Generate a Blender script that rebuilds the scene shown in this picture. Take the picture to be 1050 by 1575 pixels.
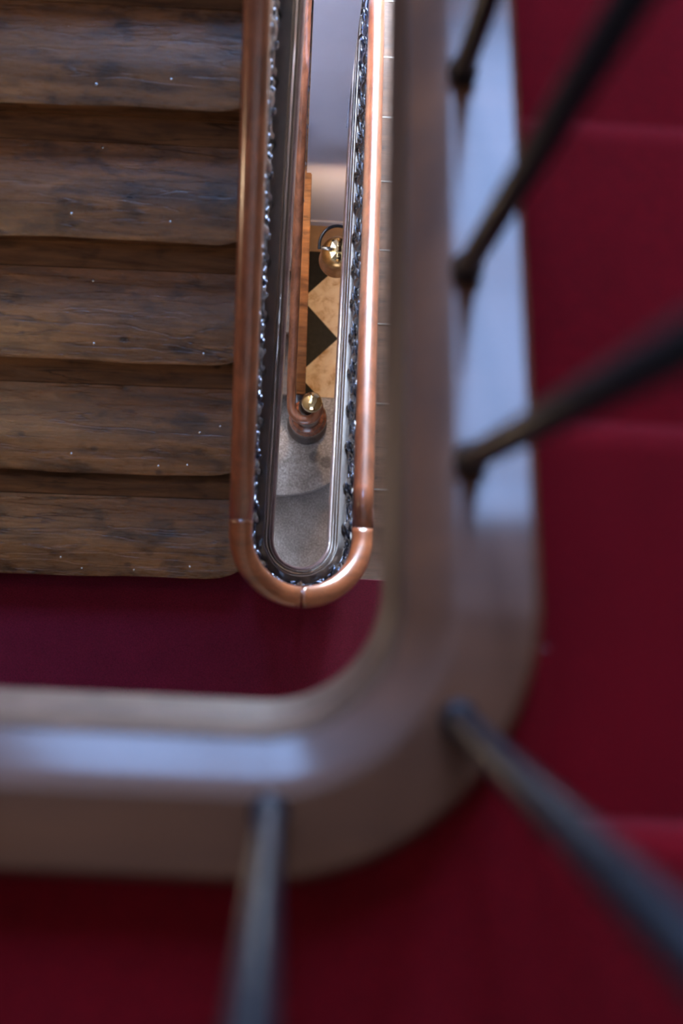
import bpy, bmesh, math, random
from mathutils import Vector, Matrix
random.seed(7)
PI = math.pi
for o in list(bpy.data.objects): bpy.data.objects.remove(o)
sc = bpy.context.scene
COL = sc.collection
ZC = 7.5            # camera height above the ground floor
def D(d): return ZC - d   # a depth below the camera as a height

# ------------------------------------------------------------ camera
cam_data = bpy.data.cameras.new('camera')
cam_data.sensor_fit = 'VERTICAL'; cam_data.sensor_height = 36; cam_data.sensor_width = 24
cam_data.lens = 50
cam_data.clip_start = 0.02
cam = bpy.data.objects.new('camera', cam_data); COL.objects.link(cam)
F = 50 / 36 * 1575
nad = Vector(((448 - 525) / F, -(850 - 787.5) / F, -1)).normalized()   # straight down, in camera space
Zc = -nad
Yc = Vector((0.052, 1, 0)); Yc = (Yc - Yc.dot(Zc) * Zc).normalized()
Xc = Yc.cross(Zc)
cam.matrix_world = Matrix.Translation((0, 0, ZC)) @ Matrix((Xc, Yc, Zc)).to_4x4()
cam_data.dof.use_dof = True
cam_data.dof.focus_distance = 5.2
cam_data.dof.aperture_fstop = 2.8
sc.camera = cam

# ------------------------------------------------------------ world, lights, exposure
w = bpy.data.worlds.new('world'); sc.world = w; w.use_nodes = True
bg = w.node_tree.nodes['Background']
bg.inputs[0].default_value = (0.55, 0.7, 1, 1); bg.inputs[1].default_value = 0.3
vs = sc.view_settings
vs.view_transform = 'Standard'; vs.look = 'None'; vs.gamma = 1; vs.use_curve_mapping = False
vs.exposure = 0.36
WIN_UP, WIN_LOW, SKYL, FILL_BACK = 26.0, 80.0, 5.0, 4.6
BLUE = (0.31, 0.52, 1.0)

# ------------------------------------------------------------ materials
def srgb(r, g, b):
    f = lambda c: (c / 255 / 12.92) if c / 255 <= 0.04045 else ((c / 255 + 0.055) / 1.055) ** 2.4
    return (f(r), f(g), f(b), 1)
def new_mat(name):
    m = bpy.data.materials.new(name); m.use_nodes = True
    nt = m.node_tree; b = nt.nodes['Principled BSDF']
    return m, nt, b
def node(nt, t, **kw):
    n = nt.nodes.new(t)
    for k, v in kw.items(): setattr(n, k, v)
    return n
def coords(nt, scale=(1, 1, 1), rot=(0, 0, 0), loc=(0, 0, 0)):
    g = node(nt, 'ShaderNodeNewGeometry'); mp = node(nt, 'ShaderNodeMapping')
    mp.inputs['Scale'].default_value = scale; mp.inputs['Rotation'].default_value = rot; mp.inputs['Location'].default_value = loc
    nt.links.new(g.outputs['Position'], mp.inputs['Vector']); return mp.outputs[0]
def noise(nt, vec, scale, detail=6, rough=.6, dist=0):
    n = node(nt, 'ShaderNodeTexNoise'); n.inputs['Scale'].default_value = scale; n.inputs['Detail'].default_value = detail
    n.inputs['Roughness'].default_value = rough; n.inputs['Distortion'].default_value = dist
    nt.links.new(vec, n.inputs['Vector']); return n.outputs['Fac']
def ramp(nt, fac, stops):
    r = node(nt, 'ShaderNodeValToRGB'); e = r.color_ramp.elements
    e[0].position, e[0].color = stops[0]; e[1].position, e[1].color = stops[-1]
    for p, c in stops[1:-1]:
        x = e.new(p); x.color = c
    nt.links.new(fac, r.inputs[0]); return r.outputs[0]
def mixc(nt, fac, a, b, mode='MIX'):
    m = node(nt, 'ShaderNodeMix', data_type='RGBA', blend_type=mode)
    if isinstance(fac, float): m.inputs[0].default_value = fac
    else: nt.links.new(fac, m.inputs[0])
    for s, v in ((6, a), (7, b)):
        if isinstance(v, tuple): m.inputs[s].default_value = v
        else: nt.links.new(v, m.inputs[s])
    return m.outputs[2]
def bump(nt, b, h, strength, dist=.002):
    n = node(nt, 'ShaderNodeBump'); n.inputs['Strength'].default_value = strength; n.inputs['Distance'].default_value = dist
    nt.links.new(h, n.inputs['Height']); nt.links.new(n.outputs[0], b.inputs['Normal'])
G1 = (1, 1, 1, 1); K1 = (0, 0, 0, 1)

def wood(name, c_dark, c_light, axis='x', rough=.35, coat=0.0, stains=0.0, bumps=.25, sc_=1.0, spec=.5, coatr=.12):
    m, nt, b = new_mat(name)
    s = {'x': (1.6, 14, 14), 'y': (14, 1.6, 14), 'z': (14, 14, 1.6)}[axis]
    v = coords(nt, tuple(k * sc_ for k in s))
    f = noise(nt, v, 2.2, 8, .62, .6)
    c = ramp(nt, f, [(.3, c_dark), (.68, c_light)])
    fine = noise(nt, coords(nt, tuple(k * 6 * sc_ for k in s)), 3, 4, .7)
    c = mixc(nt, .35, c, ramp(nt, fine, [(.3, (.45, .42, .4, 1)), (.7, G1)]), 'MULTIPLY')
    h = f
    if stains:
        st = noise(nt, coords(nt, (5, 9, 5)), 1.6, 5, .6, .3)
        c = mixc(nt, stains, c, ramp(nt, st, [(.33, (.22, .2, .2, 1)), (.47, G1)]), 'MULTIPLY')
        kn = node(nt, 'ShaderNodeTexVoronoi'); kn.inputs['Scale'].default_value = 7
        nt.links.new(coords(nt, (1, 1.5, 1)), kn.inputs['Vector'])
        c = mixc(nt, .8, c, ramp(nt, kn.outputs['Distance'], [(.05, (.25, .2, .18, 1)), (.1, G1)]), 'MULTIPLY')
        # long dark cracks following the grain
        ck = noise(nt, coords(nt, (1.2, 16, 6)), 1.7, 3, .5, .5)
        cr = ramp(nt, ck, [(.485, G1), (.499, (.15, .12, .1, 1)), (.513, G1)])
        msk = noise(nt, coords(nt, (2, 3, 2)), 1.5, 2, .5)
        mk = ramp(nt, msk, [(.52, K1), (.6, G1)])
        c = mixc(nt, mk, c, mixc(nt, .9, c, cr, 'MULTIPLY'))
        rr = noise(nt, coords(nt, (6, 30, 20)), 3, 6, .7)
        r = node(nt, 'ShaderNodeMapRange'); r.inputs[1].default_value = .35; r.inputs[2].default_value = .65
        r.inputs[3].default_value = rough - .12; r.inputs[4].default_value = rough + .14
        nt.links.new(rr, r.inputs[0]); nt.links.new(r.outputs[0], b.inputs['Roughness'])
        h = cr
        hm = mixc(nt, .5, cr, fine); hm = mixc(nt, .45, hm, f)
        bump(nt, b, hm, bumps, .004)
    else:
        b.inputs['Roughness'].default_value = rough
        bump(nt, b, fine, bumps, .001)
    nt.links.new(c, b.inputs['Base Color'])
    b.inputs['Specular IOR Level'].default_value = spec
    b.inputs['Coat Weight'].default_value = coat; b.inputs['Coat Roughness'].default_value = coatr
    return m
M = {}
M['tread'] = wood('worn_tread_wood', srgb(70, 43, 22), srgb(144, 97, 56), 'x', .29, 0, .85, .7, 1, .45)
M['tread2'] = wood('worn_lower_tread_wood', srgb(60, 43, 34), srgb(112, 84, 66), 'x', .45, 0, .4, .4)
M['riser'] = wood('riser_wood', srgb(70, 45, 28), srgb(134, 95, 64), 'x', .55, 0, .5, .4, 1, .25)
M['rail'] = wood('varnished_mahogany', srgb(92, 47, 29), srgb(150, 85, 54), 'y', .3, 1, 0, .04, .7, coatr=.2)
M['rail_turn'] = wood('varnished_mahogany_turn', srgb(102, 52, 30), srgb(156, 90, 54), 'x', .28, .8, 0, .05, .8)
M['string'] = wood('dark_polished_string', srgb(32, 20, 16), srgb(62, 44, 38), 'y', .3, 1, 0, .35, 1)
M['curb'] = wood('dark_brown_curb_wood', srgb(74, 36, 13), srgb(136, 76, 36), 'x', .6, .38, 0, .1, .1, coatr=.14)
M['lip'] = wood('sheen_tinted_lip_wood', srgb(84, 62, 62), srgb(134, 108, 110), 'y', .3, .6, 0, .2, .7)  # lilac reflected sheen on the lip is put into its base colour
M['fascia'] = wood('brown_fascia_wood', srgb(74, 50, 38), srgb(118, 86, 68), 'y', .55, 0, 0, .2, .7, .3)
M['rail_low'] = wood('dark_varnished_mahogany', srgb(84, 46, 30), srgb(150, 92, 64), 'y', .3, .4, 0, .05, .8)
M['newel_dark'] = wood('newel_dark_wood', srgb(30, 24, 24), srgb(62, 48, 44), 'z', .25, .8, 0, .1, 2)
M['newel'] = wood('newel_wood', srgb(78, 42, 28), srgb(140, 84, 60), 'z', .25, .6, 0, .1, 2)
def plain(name, col, rough=.5, metal=0, spec=.5, coat=0, nscale=40, var=.25, bmp=.1):
    m, nt, b = new_mat(name)
    f = noise(nt, coords(nt), nscale, 5, .6)
    dk = tuple(k * (1 - var) for k in col[:3]) + (1,)
    nt.links.new(ramp(nt, f, [(.3, dk), (.7, col)]), b.inputs['Base Color'])
    b.inputs['Roughness'].default_value = rough; b.inputs['Metallic'].default_value = metal
    b.inputs['Specular IOR Level'].default_value = spec; b.inputs['Coat Weight'].default_value = coat
    if bmp: bump(nt, b, f, bmp, .001)
    return m
M['iron'] = plain('painted_cast_iron', srgb(96, 108, 130), .2, 1, .6, .3, 120, .6, .5)
M['iron_bar'] = plain('dark_iron_bar', srgb(44, 42, 46), .38, .3, .5, 0, 60, .3, .1)
M['brass'] = plain('polished_brass', srgb(240, 216, 165), .05, 1, .5, 0, 15, .08, .0)
M['brass_dull'] = plain('aged_brass', srgb(206, 156, 98), .3, 1, .5, 0, 60, .35, .3)
M['steel'] = plain('bright_steel', srgb(190, 188, 185), .25, 1, .5, 0, 60, .2, .1)
M['rubber'] = plain('black_cable', srgb(22, 24, 34), .25, 0, .7, .3, 30, .3, 0)
M['plaster'] = plain('cream_white_plaster', srgb(184, 187, 212), .7, 0, .3, 0, 3, .06, .05)
M['wall'] = plain('stairwell_plaster', srgb(140, 116, 94), .8, 0, .3, 0, 5, .12, .1)
M['ceiling'] = plain('ceiling_plaster', srgb(84, 60, 44), .8, 0, .3, 0, 5, .1, .1)
M['paint'] = plain('white_window_paint', srgb(225, 222, 215), .4, 0, .5, 0, 10, .05, 0)
M['soffit'] = plain('white_soffit_plaster', srgb(222, 218, 214), .8, 0, .3, 0, 6, .1, .1)
M['border'] = plain('brown_floor_border', srgb(150, 118, 90), .5, 0, .4, 0, 12, .3, .1)

def carpet_mat(name, col, dark, sheen):
    m, nt, b = new_mat(name)
    f = noise(nt, coords(nt), 420, 3, .8); g = noise(nt, coords(nt), 6, 4, .6)
    c = ramp(nt, f, [(.32, dark), (.62, col)])
    c = mixc(nt, .5, c, ramp(nt, g, [(.3, (.62, .62, .62, 1)), (.7, G1)]), 'MULTIPLY')
    nt.links.new(c, b.inputs['Base Color']); b.inputs['Roughness'].default_value = .95
    b.inputs['Specular IOR Level'].default_value = .15
    b.inputs['Sheen Weight'].default_value = sheen; b.inputs['Sheen Roughness'].default_value = .4
    b.inputs['Sheen Tint'].default_value = (1, .55, .7, 1)
    bump(nt, b, f, .8, .002); return m
M['carpet'] = carpet_mat('burgundy_carpet', srgb(120, 22, 50), srgb(56, 6, 20), 1.0)
M['carpet0'] = carpet_mat('deep_red_carpet', srgb(150, 9, 22), srgb(86, 3, 10), .14)

def granite():
    m, nt, b = new_mat('grey_granite')
    f = noise(nt, coords(nt), 120, 5, .8); g = noise(nt, coords(nt), 7, 5, .6)
    c = ramp(nt, f, [(.3, srgb(84, 78, 74)), (.5, srgb(140, 132, 128)), (.7, srgb(196, 190, 188))])
    c = mixc(nt, .6, c, ramp(nt, g, [(.35, (.42, .38, .36, 1)), (.62, G1)]), 'MULTIPLY')
    # two dark worn spots beside the newel
    gm = node(nt, 'ShaderNodeNewGeometry')
    for (px, py) in ((.095, .50), (.155, .475)):
        ds = node(nt, 'ShaderNodeVectorMath', operation='DISTANCE'); ds.inputs[1].default_value = (px, py, .17)
        nt.links.new(gm.outputs['Position'], ds.inputs[0])
        c = mixc(nt, .8, c, ramp(nt, ds.outputs['Value'], [(.026, (.3, .28, .28, 1)), (.036, G1)]), 'MULTIPLY')
    nt.links.new(c, b.inputs['Base Color']); b.inputs['Roughness'].default_value = .55
    bump(nt, b, f, .3, .002); return m
M['granite'] = granite()
def checker():
    m, nt, b = new_mat('diagonal_marble_checker')
    Dg = .401
    v = coords(nt)
    sub = node(nt, 'ShaderNodeVectorMath', operation='SUBTRACT'); sub.inputs[1].default_value = (-.016, .943, 0); nt.links.new(v, sub.inputs[0])
    sp = node(nt, 'ShaderNodeSeparateXYZ'); nt.links.new(sub.outputs[0], sp.inputs[0])
    def mth(op, a, bb):
        n = node(nt, 'ShaderNodeMath', operation=op)
        for i, q in enumerate((a, bb)):
            if isinstance(q, (int, float)): n.inputs[i].default_value = q
            else: nt.links.new(q, n.inputs[i])
        return n.outputs[0]
    u = mth('DIVIDE', mth('ADD', sp.outputs[0], sp.outputs[1]), Dg); q = mth('DIVIDE', mth('SUBTRACT', sp.outputs[0], sp.outputs[1]), Dg)
    u = mth('ADD', u, 20); q = mth('ADD', q, 20)
    par = mth('MODULO', mth('ADD', mth('FLOOR', u, 0), mth('FLOOR', q, 0)), 2)
    f = noise(nt, v, 14, 8, .65, .5); g = noise(nt, v, 40, 4, .6)
    lt = ramp(nt, f, [(.32, srgb(176, 138, 96)), (.5, srgb(222, 200, 170)), (.68, srgb(232, 216, 192))])
    dk = ramp(nt, g, [(.3, srgb(16, 15, 16)), (.7, srgb(32, 29, 29))])
    c = mixc(nt, par, lt, dk)
    eu = mth('ABSOLUTE', mth('SUBTRACT', mth('FRACT', u, 0), .5), 0); eq = mth('ABSOLUTE', mth('SUBTRACT', mth('FRACT', q, 0), .5), 0)
    e = mth('GREATER_THAN', mth('MAXIMUM', eu, eq), .493)
    c = mixc(nt, e, c, srgb(48, 42, 38))
    nt.links.new(c, b.inputs['Base Color']); b.inputs['Roughness'].default_value = .5; b.inputs['Specular IOR Level'].default_value = .12
    return m
M['checker'] = checker()
def emis(name, col, st, nm=True):
    m, nt, b = new_mat(name)
    nt.nodes.remove(b); e = node(nt, 'ShaderNodeEmission'); e.inputs[1].default_value = st
    e.inputs[0].default_value = col + (1,)
    nt.links.new(e.outputs[0], nt.nodes['Material Output'].inputs[0]); return m
M['pane_up'] = emis('daylight_pane_upper', BLUE, WIN_UP)
M['pane_low'] = emis('daylight_pane_lower', (.68, .8, 1.0), WIN_LOW)
M['pane_sky'] = emis('skylight_pane', (.5, .68, 1.0), SKYL)
M['fill_pane_back'] = emis('added_fill_pane_back', (.6, .72, 1.0), FILL_BACK)  # glowing pane of the added back window
M['fill_globe'] = emis('warm_fill_globe', (1, .7, .42), 14)  # glow of the added fill lamp over the treads
M['bulb'] = emis('lit_bulb', (1, .62, .28), 20)
def glass_mat():
    m, nt, b = new_mat('amber_lamp_glass')
    b.inputs['Base Color'].default_value = (1, .86, .62, 1); b.inputs['Transmission Weight'].default_value = 1; b.inputs['Roughness'].default_value = .15
    return m
M['glass'] = glass_mat()

# ------------------------------------------------------------ mesh helpers
def link_mesh(name, verts, faces, mat, parent=None, smooth=False, bevel=0, seg=2):
    me = bpy.data.meshes.new(name); me.from_pydata([tuple(v) for v in verts], [], faces); me.update()
    bm = bmesh.new(); bm.from_mesh(me); bmesh.ops.recalc_face_normals(bm, faces=bm.faces); bm.to_mesh(me); bm.free()
    me.materials.append(mat)
    o = bpy.data.objects.new(name, me); COL.objects.link(o)
    if parent: o.parent = parent; o.matrix_parent_inverse = Matrix.Translation(-Vector(parent_loc(parent)))
    if bevel:
        b = o.modifiers.new('bevel', 'BEVEL'); b.width = bevel; b.segments = seg; b.limit_method = 'ANGLE'; b.angle_limit = math.radians(40)
    if smooth or bevel:
        for p in me.polygons: p.use_smooth = True
        if bevel and not smooth:
            wn = o.modifiers.new('wn', 'WEIGHTED_NORMAL')
    return o
def parent_loc(p):
    return Vector(p.location) if p.type == 'EMPTY' else Vector((0, 0, 0))
class MB:
    def __init__(s): s.v = []; s.f = []
    def add(s, vs_, fs):
        k = len(s.v); s.v += list(vs_); s.f += [tuple(i + k for i in f) for f in fs]; return s
    def box(s, x0, x1, y0, y1, z0, z1):
        return s.add([(x, y, z) for x in (x0, x1) for y in (y0, y1) for z in (z0, z1)],
              [(0, 1, 3, 2), (4, 6, 7, 5), (0, 4, 5, 1), (2, 3, 7, 6), (0, 2, 6, 4), (1, 5, 7, 3)])
    def prism(s, poly, z0, z1):          # poly of (x,y), extruded in z
        n = len(poly)
        vs_ = [(x, y, z0) for x, y in poly] + [(x, y, z1) for x, y in poly]
        return s.add(vs_, [tuple(range(n))[::-1], tuple(range(n, 2 * n))] + [(i, (i + 1) % n, n + (i + 1) % n, n + i) for i in range(n)])
    def prism_x(s, poly, x0, x1, skew=0, xref=0):        # poly of (y,z), extruded in x
        n = len(poly)
        vs_ = [(x0, y + skew * (x0 - xref), z) for y, z in poly] + [(x1, y + skew * (x1 - xref), z) for y, z in poly]
        return s.add(vs_, [tuple(range(n)), tuple(range(n, 2 * n))[::-1]] + [(i, n + i, n + (i + 1) % n, (i + 1) % n) for i in range(n)])
    def lathe(s, prof, cx, cy, n=32, z0=0):   # prof (r,z)
        k = len(prof); vs_ = []
        for r, z in prof:
            for i in range(n):
                a = 2 * PI * i / n; vs_.append((cx + r * math.cos(a), cy + r * math.sin(a), z0 + z))
        fs = [(j * n + i, j * n + (i + 1) % n, (j + 1) * n + (i + 1) % n, (j + 1) * n + i) for j in range(k - 1) for i in range(n)]
        fs += [tuple(range(n))[::-1], tuple(range((k - 1) * n, k * n))]
        return s.add(vs_, fs)
    def tube(s, pts, r, n=8, cap=True):
        pts = [Vector(p) for p in pts]; k = len(pts)
        rr = r if isinstance(r, (list, tuple)) else [r] * k
        t0 = (pts[1] - pts[0]).normalized(); up = Vector((0, 0, 1)) if abs(t0.z) < .9 else Vector((1, 0, 0))
        nn = (up - up.dot(t0) * t0).normalized(); vs_ = []
        for i, p in enumerate(pts):
            a = pts[max(0, i - 1)]; c = pts[min(k - 1, i + 1)]; t = (c - a).normalized()
            nn = (nn - nn.dot(t) * t).normalized(); bb = t.cross(nn)
            for j in range(n):
                an = 2 * PI * j / n; vs_.append(tuple(p + (nn * math.cos(an) + bb * math.sin(an)) * rr[i]))
        fs = [(i * n + j, i * n + (j + 1) % n, (i + 1) * n + (j + 1) % n, (i + 1) * n + j) for i in range(k - 1) for j in range(n)]
        if cap: fs += [tuple(range(n))[::-1], tuple(range((k - 1) * n, k * n))]
        return s.add(vs_, fs)
    def sphere(s, c, r, n=32, m=20):
        prof = [(max(1e-4, r * math.sin(PI * j / m)), -r * math.cos(PI * j / m)) for j in range(m + 1)]
        return s.lathe(prof, c[0], c[1], n, c[2])
    def sweep(s, frames, prof):           # frames (origin, outward dir, z), closed prof (r,z)
        n = len(prof); k = len(frames); vs_ = []
        for (o, d, z) in frames:
            for r, zz in prof: vs_.append((o[0] + d[0] * r, o[1] + d[1] * r, z + zz))
        fs = [(i * n + j, i * n + (j + 1) % n, (i + 1) * n + (j + 1) % n, (i + 1) * n + j) for i in range(k - 1) for j in range(n)]
        fs += [tuple(range(n))[::-1], tuple(range((k - 1) * n, k * n))]
        return s.add(vs_, fs)
    def warp(s, fn):
        s.v = [tuple(fn(*p)) for p in s.v]; return s
    def build(s, name, mat, parent=None, **kw): return link_mesh(name, s.v, s.f, mat, parent, **kw)
def tag(o, label=None, cat=None, group=None, kind=None):
    if label: o['label'] = label
    if cat: o['category'] = cat
    if group: o['group'] = group
    if kind: o['kind'] = kind
    return o
def empty(name, loc, label, cat, group=None):
    o = bpy.data.objects.new(name, None); COL.objects.link(o); o.location = loc; o.empty_display_size = .1
    return tag(o, label, cat, group)
def struct(o): o['kind'] = 'structure'; return o

# ------------------------------------------------------------ the room
XL, XR, YB, YF, ZT = -1.35, 1.35, -2.2, 4.0, 9.7
wX0, wX1, wY0, wY1 = XL, XR, YB, YF
struct(MB().box(XL - .2, XR + .2, YB, .55, -.2, 0).build('floor', M['granite']))
struct(MB().box(XL - .2, XR + .2, .55, YF, -.2, 0).build('floor', M['checker']))
struct(MB().box(XL - .2, XL, YB, YF, 0, ZT).build('wall_left', M['wall']))
struct(MB().box(XR, XR + .2, YB, YF, 0, ZT).build('wall_right', M['wall']))
WB = (-.7, .75, 1.0, 3.0)
mb = MB(); mb.box(XL - .2, XR + .2, YB - .2, YB, -.2, WB[2]); mb.box(XL - .2, WB[0], YB - .2, YB, WB[2], WB[3]); mb.box(WB[1], XR + .2, YB - .2, YB, WB[2], WB[3])
mb.box(XL - .2, XR + .2, YB - .2, YB, WB[3], ZT)
struct(mb.build('wall_back', M['wall']))
WU = (-1.0, 1.15, D(.55), D(-2.1)); WL = (-.55, 1.15, D(5.0), D(2.79))
# front wall with the two window openings
mb = MB(); y0, y1 = YF, YF + .2
mb.box(XL - .2, XR + .2, y0, y1, -.2, WL[2]); mb.box(XL - .2, WL[0], y0, y1, WL[2], WL[3]); mb.box(WL[1], XR + .2, y0, y1, WL[2], WL[3])
mb.box(XL - .2, XR + .2, y0, y1, WL[3], WU[2]); mb.box(XL - .2, WU[0], y0, y1, WU[2], WU[3]); mb.box(WU[1], XR + .2, y0, y1, WU[2], WU[3])
mb.box(XL - .2, XR + .2, y0, y1, WU[3], ZT)
struct(mb.build('wall_front', M['wall']))
SK = (-1.3, .2, .3, 1.0)
mb = MB()
mb.box(XL - .2, XR + .2, YB - .2, SK[2], ZT, ZT + .15); mb.box(XL - .2, XR + .2, SK[3], YF + .2, ZT, ZT + .15)
mb.box(XL - .2, SK[0], SK[2], SK[3], ZT, ZT + .15); mb.box(SK[1], XR + .2, SK[2], SK[3], ZT, ZT + .15)
struct(mb.build('ceiling', M['ceiling']))
def window(name, W, pm, nx, nz, YF=YF, sg=1):
    e = bpy.data.objects.new(name, None); COL.objects.link(e); e.location = (W[0], YF, W[2]); struct(e)
    x0, x1, z0, z1 = W
    mb = MB(); t = .035
    for i in range(nx + 1):
        x = x0 + (x1 - x0) * i / nx; mb.box(max(x0, x - t), min(x1, x + t), YF + sg * .06, YF + sg * .12, z0, z1)
    for i in range(nz + 1):
        z = z0 + (z1 - z0) * i / nz; mb.box(x0, x1, YF + sg * .065, YF + sg * .115, max(z0, z - t), min(z1, z + t))
    mb.build('window_frame', M['paint'], e)
    MB().box(x0, x1, YF + sg * .13, YF + sg * .14, z0, z1).build('window_pane', pm, e)
    MB().box(x0 - .05, x1 + .05, YF - sg * .06, YF + sg * .055, z0 - .03, z0).build('window_sill', M['paint'], e)
window('window_1', WU, M['pane_up'], 3, 3)
window('window_2', WL, M['pane_low'], 2, 3)
window('added_window_4', WB, M['fill_pane_back'], 3, 3, YB, -1)  # added window, out of view, to brighten the pale lower wall and step
e = bpy.data.objects.new('window_3', None); COL.objects.link(e); e.location = (0, 2, ZT); struct(e)
mb = MB()
for i in range(4): x = SK[0] + (SK[1] - SK[0]) * i / 3; mb.box(max(SK[0], x - .03), min(SK[1], x + .03), SK[2], SK[3], ZT + .02, ZT + .08)
mb.build('skylight_frame', M['paint'], e)
MB().box(SK[0], SK[1], SK[2], SK[3], ZT + .1, ZT + .11).build('skylight_pane', M['pane_sky'], e)

# the pale wall at the foot of the stairs
mb = MB()
prof = [(.0, 0), (1.35, 0), (1.35, 1.72), (.132, 1.72), (.132, 3.9), (-.020, 3.9), (-.020, 1.0), (.0, 1.0)]
n = len(prof)
mb.add([(x, 1.75, z) for x, z in prof] + [(x, 1.93, z) for x, z in prof],
       [tuple(range(n)), tuple(range(n, 2 * n))[::-1]] + [(i, n + i, n + (i + 1) % n, (i + 1) % n) for i in range(n)])
struct(mb.build('wall_lower', M['plaster']))
struct(MB().box(.0, 1.35, 1.738, 1.75, 0, .09).build('baseboard_lower', M['plaster'], bevel=.004))
struct(MB().box(.0, 1.35, 1.60, 1.738, 0, .004).build('trim_1', M['border']))

XL, XR, YB, YF = XL + .003, XR - .003, YB + .003, YF - .003      # what is built inside stops just short of the walls

# ------------------------------------------------------------ flights
SL = .17 / .288
def nose_poly(yn, yb, ztop, th, r=.016):
    """section of a worn tread, front nosing at yn"""
    pts = [(yb, ztop), (yb, ztop - th)]
    zc = ztop - th / 2; hr = th / 2
    pts.append((yn + hr, ztop - th))
    for i in range(1, 9):
        a = -PI / 2 - PI * i / 9
        pts.append((yn + hr + hr * math.cos(a), zc + hr * math.sin(a)))
    pts = [p for p in pts if not (p[1] > ztop - .019 and p[0] < yn + hr)]
    def drop(q): return .0005 + .2 * max(0, .075 - q) + (.0035 if q < .075 else .0035 * ((.11 - q) / .035) ** 2)
    for q in (.004, .012, .03, .05, .075, .084, .093, .102, .11): pts.append((yn + q, ztop - (drop(q) if q < .11 else 0)))
    return pts
def rounded_board(xa, xb, yn, yb, ztop, th, rad, skew, xref):
    """board with a rounded nosing at the front and a rounded corner at the xb end"""
    mb = MB(); cols = []
    m = 12
    xs = [xa + (xb - rad - xa) * i / 14 for i in range(15)] + [xb - rad + rad * math.sin(PI / 2 * i / m) for i in range(1, m + 1)]
    for x in xs:
        yy = yn
        if x > xb - rad:
            q = (x - (xb - rad)) / rad; yy = yn + rad * .5 * (1 - math.sqrt(max(0, 1 - q * q)))
        wob = .0022 * math.sin(x * 9 + yn * 17) + .0012 * math.sin(x * 23 + yn * 5)
        cols.append([(x, y + skew * (x - xref) + (wob if i > 1 and i < 12 else 0), z) for i, (y, z) in enumerate(nose_poly(yy, yb, ztop, th))])
    n = len(cols[0]); vs_ = [p for c in cols for p in c]
    fs = [(i * n + j, (i + 1) * n + j, (i + 1) * n + (j + 1) % n, i * n + (j + 1) % n) for i in range(len(cols) - 1) for j in range(n)]
    fs += [tuple(range(n)), tuple(range((len(cols) - 1) * n, len(cols) * n))[::-1]]
    return mb.add(vs_, fs)
skew = .016; xref = -.5
fl = empty('wooden_staircase', (-.7, 0, D(4.27)), 'bare worn wooden flight of brown steps climbing at the left of the stairwell', 'staircase')
nail_spots = {0: [(-.60, .02), (-.29, .035), (-.45, .02), (-.66, .05)], 1: [(-.62, .05), (-.30, .03), (-.27, .12), (-.215, .14), (-.38, .025)],
              2: [(-.55, .045), (-.26, .03), (-.56, .21)], 3: [(-.6, .06), (-.35, .05), (-.53, .23)], 4: [(-.53, .05), (-.35, .07)]}
for k in range(9):
    yn = -.094 + .288 * k; zt = D(4.1 - .17 * k)
    jn = .243 - (.012 if k == 0 else 0)
    mb = rounded_board(XL, -.135, yn, yn + jn - .0008, zt, .034, .11, skew, xref)
    a = skew
    tr = mb.build('tread', M['tread'], fl, smooth=False)
    for p in tr.data.polygons: p.use_smooth = True
    es = tr.modifiers.new('es', 'EDGE_SPLIT'); es.split_angle = math.radians(35)
    mb = MB().prism_x([(yn + jn + .0008, zt - .001), (yn + .312, zt - .001), (yn + .312, zt - .034), (yn + jn + .0008, zt - .034)], XL, -.135, skew, xref)
    mb.build('tread_back_board', M['riser'], fl, bevel=.0015)
    mb = MB().prism_x([(yn + .024, zt - .034), (yn + .046, zt - .034), (yn + .046, zt - .17 - .001), (yn + .024, zt - .17 - .001)], XL, -.14, skew, xref)
    mb.build('riser', M['riser'], fl)
    for (nx_, dy) in nail_spots.get(k, []):
        MB().lathe([(.0035, -.004), (.0035, .0004), (.0024, .001), (.0005, .0013)], nx_, yn + dy + skew * (nx_ - xref), 12, zt - (.2 * max(0, .075 - dy) + (.004 if dy < .075 else .001)) * (dy < .1)).build('nail', M['steel'], tr, smooth=True)
# soffit of that flight
MB().prism_x([(.0, D(4.30)), (2.56, D(2.83)), (2.56, D(2.93)), (.12, D(4.40)), (.0, D(4.40))], XL, -.14).build('soffit', M['soffit'], fl)

# right-hand flight one storey down, going away and down
fr = empty('wooden_staircase', (.75, 0, D(4.27)), 'bare wooden flight descending at the right, mostly hidden under the red carpeted flight', 'staircase')
MB().box(.195, XR, -.103, -.083, D(4.44), D(4.30)).build('riser', M['riser'], fr)
for k in range(1, 10):
    ye = -.075 + .288 * (k - 1); zt = D(4.27 + .17 * k)
    # tread k spans away from the riser at ye; its nosing is at the far end
    yn = ye + .288
    poly = [(ye - .03, zt), (yn - .003, zt), (yn, zt - .003), (yn + .001, zt - .017), (yn, zt - .031), (yn - .003, zt - .034), (ye - .03, zt - .034)]
    MB().prism_x(poly, .1895 + .015 * yn, XR).build('tread', M['tread2'], fr)
    MB().prism_x([(yn - .045, zt - .17), (yn - .025, zt - .17), (yn - .025, zt - .034), (yn - .045, zt - .034)], .1895 + .015 * yn, XR).build('riser', M['riser'], fr)
    MB().box(.24, .33, yn - .0045, yn + .0012, zt - .0015, zt + .0012).build('nosing_strip', M['steel'], fr)
MB().prism_x([(-.075, D(4.45)), (2.55, D(5.98)), (2.55, D(6.1)), (-.075, D(4.62))], .232, XR).build('soffit', M['soffit'], fr)

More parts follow.
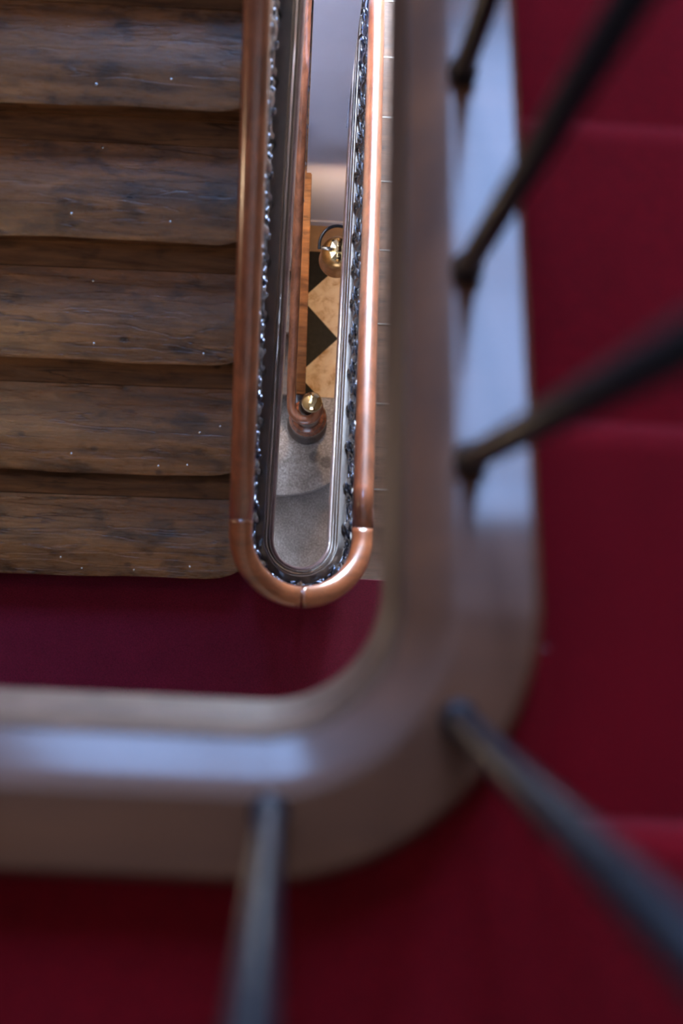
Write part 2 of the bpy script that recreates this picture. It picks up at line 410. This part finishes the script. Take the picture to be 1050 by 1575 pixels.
# landing between them with its carpet
ld = empty('stair_landing', (0, -1, D(4.27)), 'landing slab under the burgundy carpet between the two wooden flights', 'landing')
LC = (.028, .04)
pl = [(XL, YB), (XR, YB), (XR, -.078), (.19, -.078)]
for i in range(0, 13):
    a = -PI * i / 12 * .98; pl.append((LC[0] + .155 * math.cos(a * 1.0) , min(-.078, LC[1] + .155 * math.sin(a))))
pl2 = []
for p in pl:
    if not pl2 or (abs(p[0] - pl2[-1][0]) + abs(p[1] - pl2[-1][1])) > 1e-4: pl2.append(p)
pl2 += [(-.14, -.05), (XL, -.05)]
MB().prism(pl2, D(4.5), D(4.34)).build('slab', M['soffit'], ld)
MB().prism(pl2, D(4.34), D(4.27)).build('edge_board', M['tread2'], ld)
pl3 = [(x, y) for x, y in pl2]
tag(MB().prism([(x, -.070 if abs(y + .078) < 1e-6 else y) for x, y in pl3], D(4.268), D(4.260)).box(.192, XR, -.077, -.0695, D(4.31), D(4.264)).build('landing_carpet', M['carpet']),
    'burgundy carpet on the lower landing in front of the wooden steps', 'carpet')

# ------------------------------------------------------------ the U-shaped string and railing (level below)
KS, KR = .015, .006      # the old stair is not quite square: the string and the rail drift to the right
def U_frames(zl, zr, ymax_l, ymax_r, n_arc=28, slope=SL, step=.1):
    fr_ = []
    k = int((ymax_l - LC[1]) / step)
    for i in range(k, 0, -1):
        y = LC[1] + i * step; fr_.append(((LC[0] + KS * (y - LC[1]), y), (-1, 0), zl + slope * (y - LC[1])))
    for i in range(n_arc + 1):
        t = i / n_arc; th = PI * t
        # ease the pitch through the turn
        z = zl + (zr - zl) * t
        fr_.append(((LC[0], LC[1]), (-math.cos(th), -math.sin(th)), z))
    k = int((ymax_r - LC[1]) / step)
    for i in range(1, k + 1):
        y = LC[1] + i * step; fr_.append(((LC[0] + KS * (y - LC[1]), y), (1, 0), zr - slope * (y - LC[1])))
    return fr_
ZL, ZR = D(3.985), D(4.30)
us = empty('stair_string', (LC[0], LC[1], D(4.3)), 'dark polished U-shaped stair string with mouldings framing the narrow stairwell gap', 'stair string')
frames = U_frames(ZL, ZR, 2.45, 2.45)
body = [(.160, .0), (.108, .0), (.104, -.012), (.104, -.25), (.160, -.25)]
MB().sweep(frames, body).build('string_board', M['string'], us, smooth=False, bevel=.002)
# mouldings stepping towards the well
mo = [(.106, -.012), (.1015, -.012), (.0995, -.022), (.1015, -.03), (.0985, -.045), (.0985, -.12), (.106, -.12)]
MB().sweep(frames, mo).build('upper_moulding', M['string'], us, bevel=.0008)
cyl = []
for i in range(12):
    a = 2 * PI * i / 12; cyl.append((.098 + .006 * math.cos(a), -.15 + .009 * math.sin(a)))
MB().sweep(frames, cyl).build('bead', M['string'], us, smooth=True)
lip = [(.104, -.17), (.0865, -.172), (.0835, -.178), (.083, -.27), (.087, -.28), (.104, -.28)]
MB().sweep(frames, lip).build('lower_lip', M['lip'], us, bevel=.0015)

def Upos(s, r=.134, zl=None, zr=None):
    """position at length s along the U; s=0 is the bottom of the turn, negative left, positive right"""
    zl = ZL if zl is None else zl; zr = ZR if zr is None else zr
    q = PI * r / 2
    if s < -q: y = LC[1] + (-s - q); return Vector((LC[0] - r + KR * .5 * (y - LC[1]), y, zl + SL * (y - LC[1])))
    if s > q: y = LC[1] + (s - q); return Vector((LC[0] + r + KR * (y - LC[1]), y, zr - SL * (y - LC[1])))
    th = PI / 2 + s / r; t = th / PI
    return Vector((LC[0] - r * math.cos(th), LC[1] - r * math.sin(th), zl + (zr - zl) * t))
ur = empty('stair_railing', (LC[0], LC[1] - .14, D(4.1)), 'U-shaped railing with varnished orange brown handrail over the narrow stairwell gap', 'railing')
RH = .885; RR = .0255
def rail_frames(y0, y1, side):
    out = []; n = max(2, int(abs(y1 - y0) / .1))
    for i in range(n + 1):
        y = y0 + (y1 - y0) * i / n
        z = (ZL + SL * (y - LC[1])) if side < 0 else (ZR - SL * (y - LC[1]))
        out.append((Vector((LC[0] + side * .1405 + (KR * (y - LC[1]) if side > 0 else 0), y, z + RH))))
    return out
def arc_pts(t0, t1, n=20):
    out = []
    for i in range(n + 1):
        t = t0 + (t1 - t0) * i / n; th = PI * t
        out.append(Vector((LC[0] - .1405 * math.cos(th), LC[1] - .1405 * math.sin(th), ZL + (ZR - ZL) * t + RH)))
    return out
def rail_mesh(pts, name, mat, parent, rx=.0255, rz=.024, n=24):
    """handrail: oval section kept upright"""
    mb = MB(); vs_ = []; k = len(pts)
    for i, p in enumerate(pts):
        t = pts[min(k - 1, i + 1)] - pts[max(0, i - 1)]; t.z = 0; t.normalize(); d = Vector((-t.y, t.x, 0))
        for j in range(n):
            a = 2 * PI * j / n
            q = p + d * rx * math.cos(a) + Vector((0, 0, rz * (math.sin(a) if math.sin(a) > -.75 else -.75)))
            vs_.append(tuple(q))
    fs = [(i * n + j, i * n + (j + 1) % n, (i + 1) * n + (j + 1) % n, (i + 1) * n + j) for i in range(k - 1) for j in range(n)]
    fs += [tuple(range(n))[::-1], tuple(range((k - 1) * n, k * n))]
    return mb.add(vs_, fs).build(name, mat, parent, smooth=True)
e_ = .0007
l_pts = rail_frames(2.45, LC[1] + .027, -1)
rail_mesh(l_pts, 'handrail', M['rail'], ur)
a1 = rail_frames(LC[1] + .025, LC[1] + .006, -1) + arc_pts(0.0, .4975); a2 = arc_pts(.5025, 1.0) + rail_frames(LC[1] + .006, LC[1] + .028, 1)
h1 = rail_mesh(a1, 'handrail_turn', M['rail_turn'], ur); h2 = rail_mesh(a2, 'handrail_turn', M['rail_turn'], ur)
rail_mesh(rail_frames(LC[1] + .030, 2.45, 1), 'handrail', M['rail'], ur)
# balusters and cast scrollwork
spc = .128
iron_mb = MB()
def baluster(s, parent, r=.134):
    p = Upos(s, r); mb = MB(); z0 = p.z - .002; H = RH - .02
    prof = [(.014, 0), (.016, .02), (.009, .035), (.007, .06), (.012, .08), (.013, .1), (.007, .12), (.0065, .3), (.014, .33), (.016, .36), (.014, .39),
            (.0065, .42), (.0065, .68), (.013, .70), (.014, .73), (.007, .75), (.007, H)]
    return mb.lathe(prof, p.x, p.y, 10, z0).build('baluster', M['iron'], parent, smooth=True)
smax = PI * .134 / 2 + 2.3
ss = []
s = -smax
q0 = int(smax / spc)
for i in range(-q0, q0 + 1):
    ss.append(i * spc); baluster(i * spc, ur)
def panel_pt(sa, u, v, off=0):
    """u along the rail from the baluster at sa (m), v height above the string"""
    p = Upos(sa + u, .134 + off); return p + Vector((0, 0, v))
for i in range(len(ss) - 1):
    sa = ss[i]; c = spc / 2; mb = MB()
    for (vc, rad, sgn) in ((.13, .036, 1), (.26, .034, -1), (.52, .036, 1), (.64, .034, -1), (.78, .04, 1)):
        pts = []
        for j in range(30):
            a = j / 29 * 2.6 * PI; r_ = rad * (1 - .72 * j / 29)
            pts.append(panel_pt(sa, c + sgn * r_ * math.cos(a), vc + sgn * r_ * math.sin(a) * 1.25, .004 * math.sin(a * 2)))
        mb.tube(pts, [.0062 - .0025 * j / 29 for j in range(30)], 6)
        mb.sphere(pts[-1], .008, 8, 6)
        for d_, b0 in ((sgn, pts[0]), (-sgn, pts[11])):
            tip = panel_pt(sa, c + d_ * (rad + .014), vc + .035, -.013 * d_)
            mid = (b0 + tip) / 2 + Vector((0, 0, .004))
            mb.tube([b0, mid, tip], [.004, .009, .0015], 6)
    mb.tube([panel_pt(sa, c, .045 + .785 * t / 8) for t in range(9)], .0045, 6)
    mb.tube([panel_pt(sa, spc * t / 6, .045) for t in range(7)], .005, 6)
    mb.tube([panel_pt(sa, spc * t / 6, .83) for t in range(7)], .006, 6)
    mb.build('scroll_panel', M['iron'], ur, smooth=True)

# ------------------------------------------------------------ top landing: carpeted flight, curb, railing
G0 = .315; S0 = .17 / G0
CC = (-.018, -.03)          # centre of the curb's rounded corner
ft = empty('carpeted_staircase', (.75, 0, D(1.03)), 'flight at the right descending from the top landing under red carpet', 'staircase')
nos = [(-.188 + G0 * k, 1.03 + .17 * k) for k in range(0, 10)]
for k, (yn, d) in enumerate(nos[:9]):
    # step below nosing k: tread k+1 lies beyond
    ya, zt = yn, D(d + .17)
    MB().prism_x([(ya - .035, zt - .012), (ya + G0 - .012, zt - .012), (ya + G0 - .012, zt - .045), (ya - .035, zt - .045)], .196, XR).build('tread', M['tread2'], ft)
    MB().prism_x([(ya - .045, zt - .012), (ya - .025, zt - .012), (ya - .025, zt + .17 - .045), (ya - .045, zt + .17 - .045)], .196, XR).build('riser', M['riser'], ft)
MB().prism_x([(-.188, D(1.22)), (2.62, D(2.74)), (2.62, D(2.80)), (-.188, D(1.28))], .12, XR).build('soffit', M['soffit'], ft)
# red carpet running over every step and rounded over each nosing
poly = [(YB, D(1.03))]
low = [(YB, D(1.03) - .01)]
def arcn(yc, zc, r, a0, a1, n=6): return [(yc + r * math.cos(a0 + (a1 - a0) * i / n), zc + r * math.sin(a0 + (a1 - a0) * i / n)) for i in range(n + 1)]
cross = []
for k, (yn, d) in enumerate(nos[:9]):
    z = D(d)
    cross += arcn(yn - .028, z - .028, .028, PI / 2, -PI / 4)
    cross += [(yn - .02, z - .05), (yn - .021, z - .17)]
cross.append((nos[9][0] - .05, D(nos[9][1])))
top = [(-.24, D(1.03))] + cross
bot = [(y - .008 if i else y, z - .009) for i, (y, z) in enumerate(top)]
mb = MB(); n = len(top)
vs_ = [(x, y, z) for x in (.194, XR) for (y, z) in top + bot]
fs = []
N2 = 2 * n
for i in range(n - 1):
    fs += [(i, i + 1, N2 + i + 1, N2 + i), (n + i, N2 + n + i, N2 + n + i + 1, n + i + 1), (i, n + i, n + i + 1, i + 1), (N2 + i, N2 + i + 1, N2 + n + i + 1, N2 + n + i)]
fs += [(0, N2, N2 + n, n), (n - 1, n + n - 1, N2 + n + n - 1, N2 + n - 1)]
mb.add(vs_, fs)
o = mb.build('stair_carpet', M['carpet0'], smooth=True)
es = o.modifiers.new('es', 'EDGE_SPLIT'); es.split_angle = math.radians(50)
tag(o, 'deep red carpet running down the steps of the right-hand flight', 'carpet')
# landing slab and carpet
tl = empty('stair_landing', (0, -1, D(1.05)), 'top landing slab beneath dark red carpet at the bottom of the view', 'landing')
pt = [(XL, YB), (XR, YB), (XR, -.2405), (.19, -.2405)]
out = []
for i in range(13):
    a = -PI / 4 * 1.0 - (PI / 4) * i / 12; out.append((CC[0] + .197 * math.cos(a), CC[1] + .197 * math.sin(a)))
pt = [(XL, YB), (XR, YB), (XR, -.2405), (.1935, -.2405), (.1935, -.06)] + [(CC[0] + .197 * math.cos(-PI * i / 24), CC[1] + .197 * math.sin(-PI * i / 24)) for i in range(1, 13)] + [(XL, CC[1] - .197)]
MB().prism([(x, y) for x, y in pt], D(1.04) - .2, D(1.04)).build('slab', M['soffit'], tl)
tag(MB().prism(pt, D(1.04), D(1.03)).build('landing_carpet', M['carpet0']), 'dark red carpet on the top landing behind the brown rounded curb', 'carpet')

def L_frames(z_land, x0, y1, zoff_y=0):
    """curb line: along the landing from x0 to the corner, round it, then down the flight to y1"""
    fr_ = []
    n = 10
    for i in range(n): fr_.append(((x0 + (CC[0] - x0) * i / n, CC[1]), (0, -1), z_land))
    m = 20
    for i in range(m + 1):
        a = PI / 2 * i / m
        fr_.append((CC, (math.sin(a), -math.cos(a)), z_land - .03 * (i / m) ** 2))
    n = 26
    for i in range(1, n + 1):
        y = CC[1] + (y1 - CC[1]) * i / n
        fr_.append(((CC[0], y), (1, 0), z_land - .03 - S0 * (y - CC[1]) + .0))
    return fr_
ZCURB = D(.995)
cb = empty('stair_curb', (0, -.18, ZCURB), 'brown wooden curb with rounded corner edging the top landing and right flight', 'curb')
fr0 = L_frames(ZCURB, XL, 2.55)
def split_frames(): return fr0
MB().sweep(fr0, [(.202, -.05), (.202, -.006), (.196, .0), (.194, .0), (.144, .0), (.141, .0), (.137, -.002), (.137, -.05)]).build('top_board', M['curb'], cb, smooth=False)
# rounded moulding between the board and the fascia
md = [(.136, -.04), (.137, -.002), (.134, -.0032), (.126, -.0084), (.118, -.0139), (.110, -.0200), (.1045, -.0248), (.107, -.03), (.136, -.05)]
MB().sweep(fr0, md).build('edge_moulding', M['curb'], cb, smooth=True)
MB().sweep(fr0, [(.125, -.05), (.105, -.05), (.104, -.12), (.107, -.125), (.105, -.13), (.105, -.25), (.102, -.255), (.102, -.275), (.125, -.275)]).build('fascia', M['fascia'], cb)
for ob in cb.children:
    es = ob.modifiers.new('es', 'EDGE_SPLIT'); es.split_angle = math.radians(35)
    for p in ob.data.polygons: p.use_smooth = True

def Lpos(s, r=.150):
    """s=0 at the end of the landing straight, positive round the corner and down the flight"""
    q = PI / 2 * r
    if s < 0: return Vector((CC[0] + s, CC[1] - r, ZCURB))
    if s < q: a = s / r; return Vector((CC[0] + r * math.sin(a), CC[1] - r * math.cos(a), ZCURB - .03 * (s / q) ** 2))
    y = CC[1] + (s - q); return Vector((CC[0] + r, y, ZCURB - .03 - S0 * (y - CC[1])))
tr_ = empty('stair_railing', (.1, -.12, ZCURB), 'railing of dark iron bars rising out of focus around the top landing', 'railing')
bars = [-.82, -.615, -.41, -.2, .012]
q = PI / 2 * .150
bars += [q - .078, q + .108, q + .272, q + .473, q + .665, q + .86, q + 1.06, q + 1.26, q + 1.46, q + 1.66, q + 1.86, q + 2.06]
for s in bars:
    p = Lpos(s) if abs(s - q + .078) > .01 else Lpos(s * .163 / .15, .163); mb = MB()
    b = mb.lathe([(.0125, -.003), (.0125, .004), (.011, .012), (.0100, .03), (.0100, .86)], p.x, p.y, 14, p.z).build('baluster', M['iron_bar'], tr_, smooth=True)
    MB().lathe([(.009, 0), (.013, .003), (.0145, .009), (.013, .015), (.009, .018)], p.x, p.y, 14, p.z + .002).build('collar', M['iron_bar'], b, smooth=True)
pts = [Lpos(-1.34 + i * .12) + Vector((0, 0, .88)) for i in range(12)] + [Lpos(q * i / 12) + Vector((0, 0, .88)) for i in range(13)] + [Lpos(q + .1 * i) + Vector((0, 0, .88)) for i in range(1, 24)]
rail_mesh(pts, 'handrail', M['rail'], tr_)

# ------------------------------------------------------------ half landings at the far end (upper one carries the red flight)
hl = empty('stair_landing', (0, 3.3, D(2.56)), 'upper half landing at the window end of the stairwell', 'landing')
MB().box(XL, XR, 2.63, YF, D(2.56) - .2, D(2.56)).build('slab', M['soffit'], hl)
hl2 = empty('stair_landing', (0, 3.3, D(5.8)), 'lower half landing at the window end of the stairwell', 'landing')
MB().box(XL, XR, 2.53, YF, D(5.8) - .2, D(5.8)).build('slab', M['soffit'], hl2)

# ------------------------------------------------------------ ground level
# curtail step of granite with a bowed front
st_pts = [(XL, .295)]
for i in range(0, 25):
    a = -PI / 2 + (PI / 2) * i / 24; st_pts.append((-.1 + .53 * math.cos(a), .80 + .51 * math.sin(a)))
st_pts += [(.43, .811), (XL, .811)]
mb = MB().prism(st_pts, 0, .17)
tag(mb.build('stone_step', M['granite'], bevel=.012, seg=3), 'grey granite bottom step with bowed front under the brass-topped newel', 'step')

fg = empty('ground_staircase', (-.7, .81, .17), 'lowest flight climbing away from the newel, its edge beside the chequered floor', 'staircase')
for k in range(1, 10):
    yn = .811 + .288 * (k - 1); zt = .17 + .17 * k
    if zt > D(5.8) - .01: break
    MB().prism_x([(yn - .02, zt - .034), (yn - .02, zt - .008), (yn - .012, zt), (yn + .29, zt), (yn + .29, zt - .034)], XL, -.05).build('tread', M['tread2'], fg)
    MB().box(XL, -.05, yn, yn + .02, zt - .17, zt - .034).build('riser', M['riser'], fg)
def gline(y): return .17 + .17 + SL * (y - .811)
gp = [(.70, .172), (.70, .30), (.80, .41), (2.52, gline(2.52) + .05), (2.52, gline(2.52) - .25), (1.05, .172)]
MB().prism_x(gp, -.05, .022).warp(lambda x, y, z: (x - (.026 * (y - .8) if x > 0 else 0), y, z)).build('string', M['string'], fg, bevel=.004)
gm = [(.79, .405), (.79, .43), (2.52, gline(2.52) + .075), (2.52, gline(2.52) + .05)]
MB().prism_x(gm, -.056, .028).warp(lambda x, y, z: (x - (.026 * (y - .8) if x > 0 else 0), y, z)).build('string_cap', M['riser'], fg, bevel=.005)

gr = empty('stair_railing', (-.035, .8, .4), 'lowest handrail curling round the newel beneath the brass ball', 'railing')
VC = (.032, .655); VR = .066
zr0 = D(6.345)
pts = []
for i in range(19):
    y = 2.45 - i * .1
    if y < .70: break
    pts.append(Vector((VC[0] - VR - .004 - .010 * (y - .7), y, zr0 + SL * max(0, y - .72))))
for i in range(27):
    a = PI + PI * 1.22 * i / 26; rr_ = VR - .012 * i / 26
    pts.append(Vector((VC[0] + rr_ * math.cos(a), VC[1] + rr_ * math.sin(a), zr0 - .004 * i / 26)))
rail_mesh(pts, 'handrail', M['rail_low'], gr, .021, .022)
for i in range(12):
    y = .86 + .14 * i
    z0 = gline(y) + .055; z1 = zr0 + SL * (y - .72) - .01
    MB().lathe([(.011, 0), (.012, .02), (.007, .04), (.007, (z1 - z0) * .45), (.013, (z1 - z0) * .5), (.007, (z1 - z0) * .55), (.007, z1 - z0)], -.035, y, 10, z0).build('baluster', M['iron'], gr, smooth=True)

nw = empty('newel_post', (VC[0] + .012, VC[1] + .005, .17), 'turned wooden newel post topped by a shining brass ball on the granite step', 'newel post')
nx_, ny_ = VC[0] + .014, VC[1] + .005
MB().lathe([(.098, 0), (.102, .012), (.102, .03), (.092, .045), (.078, .06), (.07, .1), (.062, .2)], nx_, ny_, 48, .17).build('base', M['newel_dark'], nw, smooth=True)
MB().lathe([(.05, .2), (.06, .28), (.082, .34), (.092, .375), (.094, .39), (.088, .408), (.076, .418), (.078, .43), (.072, .44), (.05, .45)], nx_, ny_, 48, .17).build('ring', M['newel'], nw, smooth=True)
MB().lathe([(.056, .44), (.06, .46), (.05, .5), (.036, .6), (.034, .86), (.03, .93), (.046, .945), (.048, .96), (.036, .975), (.02, .985), (.018, 1.09)], nx_, ny_, 40, .17).build('shaft', M['newel_dark'], nw, smooth=True)
MB().sphere((nx_ + .009, ny_, D(6.2)), .0455, 48, 32).build('brass_ball', M['brass'], nw, smooth=True)
MB().lathe([(.03, 0), (.03, .006), (.02, .012), (.018, .02)], nx_ + .004, ny_, 32, D(6.2) - .062).build('brass_collar', M['brass'], nw, smooth=True)

# wall lamp: brass bell seen from above, steel fitting, black cable
LX, LY, LZ = .132, 1.29, D(6.0)
lp = empty('wall_lamp', (LX, LY, LZ), 'brass bell-shaped lamp with a black cable near the pale lower wall', 'lamp')
MB().lathe([(.01, -.022), (.05, -.03), (.062, -.045), (.069, -.07), (.072, -.16), (.0745, -.199), (.079, -.20), (.078, -.19), (.076, -.16), (.074, -.10), (.072, -.05), (.066, -.028), (.052, -.012), (.012, 0)], LX, LY, 48, LZ).build('brass_shade', M['brass_dull'], lp, smooth=True)
pl_ = MB().lathe([(.043, -.008), (.044, .002), (.038, .006), (.012, .008)], LX, LY, 8, LZ).warp(lambda x, y, z: (x, LY + (y - LY) * 1.3, z)).build('top_plate', M['brass'], lp)
for a in range(4):
    t = PI / 4 * 0 + PI / 2 * a
    MB().lathe([(.007, 0), (.008, .004), (.006, .009), (.002, .011)], LX + .034 * math.cos(t), LY + .046 * math.sin(t), 14, LZ + .006).build('screw', M['brass_dull'], pl_, smooth=True)
mb = MB(); mb.box(LX - .03, LX + .03, LY - .006, LY + .006, LZ + .006, LZ + .02); mb.box(LX - .006, LX + .006, LY - .03, LY + .03, LZ + .006, LZ + .02)
mb.box(LX - .012, LX + .014, LY - .014, LY + .014, LZ + .018, LZ + .032)
mb.build('cross_bracket', M['brass'], lp, bevel=.002)
MB().tube([(LX - .018, LY, LZ + .02), (LX - .045, LY + .001, LZ + .022), (LX - .073, LY + .004, LZ + .024)], [.006, .008, .008], 14).build('cable_fitting', M['steel'], lp, smooth=True)
cp = []
for i in range(25):
    a = PI * 1.06 - PI * .62 * i / 24
    cp.append((LX + .0 + .082 * math.cos(a), LY + .012 + .085 * math.sin(a) , LZ + .026 + .02 * math.sin(PI * i / 24)))
cp += [(LX + .10, LY + .12, LZ + .02), (LX + .12, LY + .25, LZ), (LX + .12, 1.75, LZ - .02)]
MB().tube(cp, .0072, 10).build('cable', M['rubber'], lp, smooth=True)
MB().tube([(LX + .05, LY + .03, LZ - .03), (LX + .07, LY + .2, LZ - .03), (LX + .07, 1.75, LZ - .05)], .011, 12).build('wall_arm', M['brass_dull'], lp, smooth=True)
MB().sphere((LX, LY, LZ - .085), .03, 24, 16).build('bulb', M['bulb'], lp, smooth=True)
ld_ = bpy.data.lights.new('lamp_light', 'POINT'); ld_.energy = 22; ld_.color = (1, .66, .34); ld_.shadow_soft_size = .03
lo = bpy.data.objects.new('lamp_light', ld_); COL.objects.link(lo); lo.location = (LX, LY, LZ - .15)

# added warm fill lamp, unseen: a globe on the left wall over the wooden flight
sx, sy, sz = -1.2, .3, D(2.6)
pe = empty('added_fill_sconce', (sx, sy, sz), 'added unseen globe giving warm fill on the left wall above the wooden steps', 'lamp')
MB().sphere((sx, sy, sz), .06, 32, 20).build('globe', M['fill_globe'], pe, smooth=True)
MB().tube([(sx, sy, sz - .055), (sx - .01, sy, sz - .09), (sx - .06, sy, sz - .1), (-1.34, sy, sz - .09)], .008, 10).build('arm', M['brass_dull'], pe, smooth=True)
MB().box(-1.347, -1.335, sy - .04, sy + .04, sz - .14, sz - .04).build('back_plate', M['brass_dull'], pe, bevel=.004)
pd = bpy.data.lights.new('warm_fill_light', 'POINT'); pd.energy = 6.5; pd.color = (1, .72, .47); pd.shadow_soft_size = .06
po = bpy.data.objects.new('warm_fill_light', pd); COL.objects.link(po); po.location = (sx + .08, sy, sz)
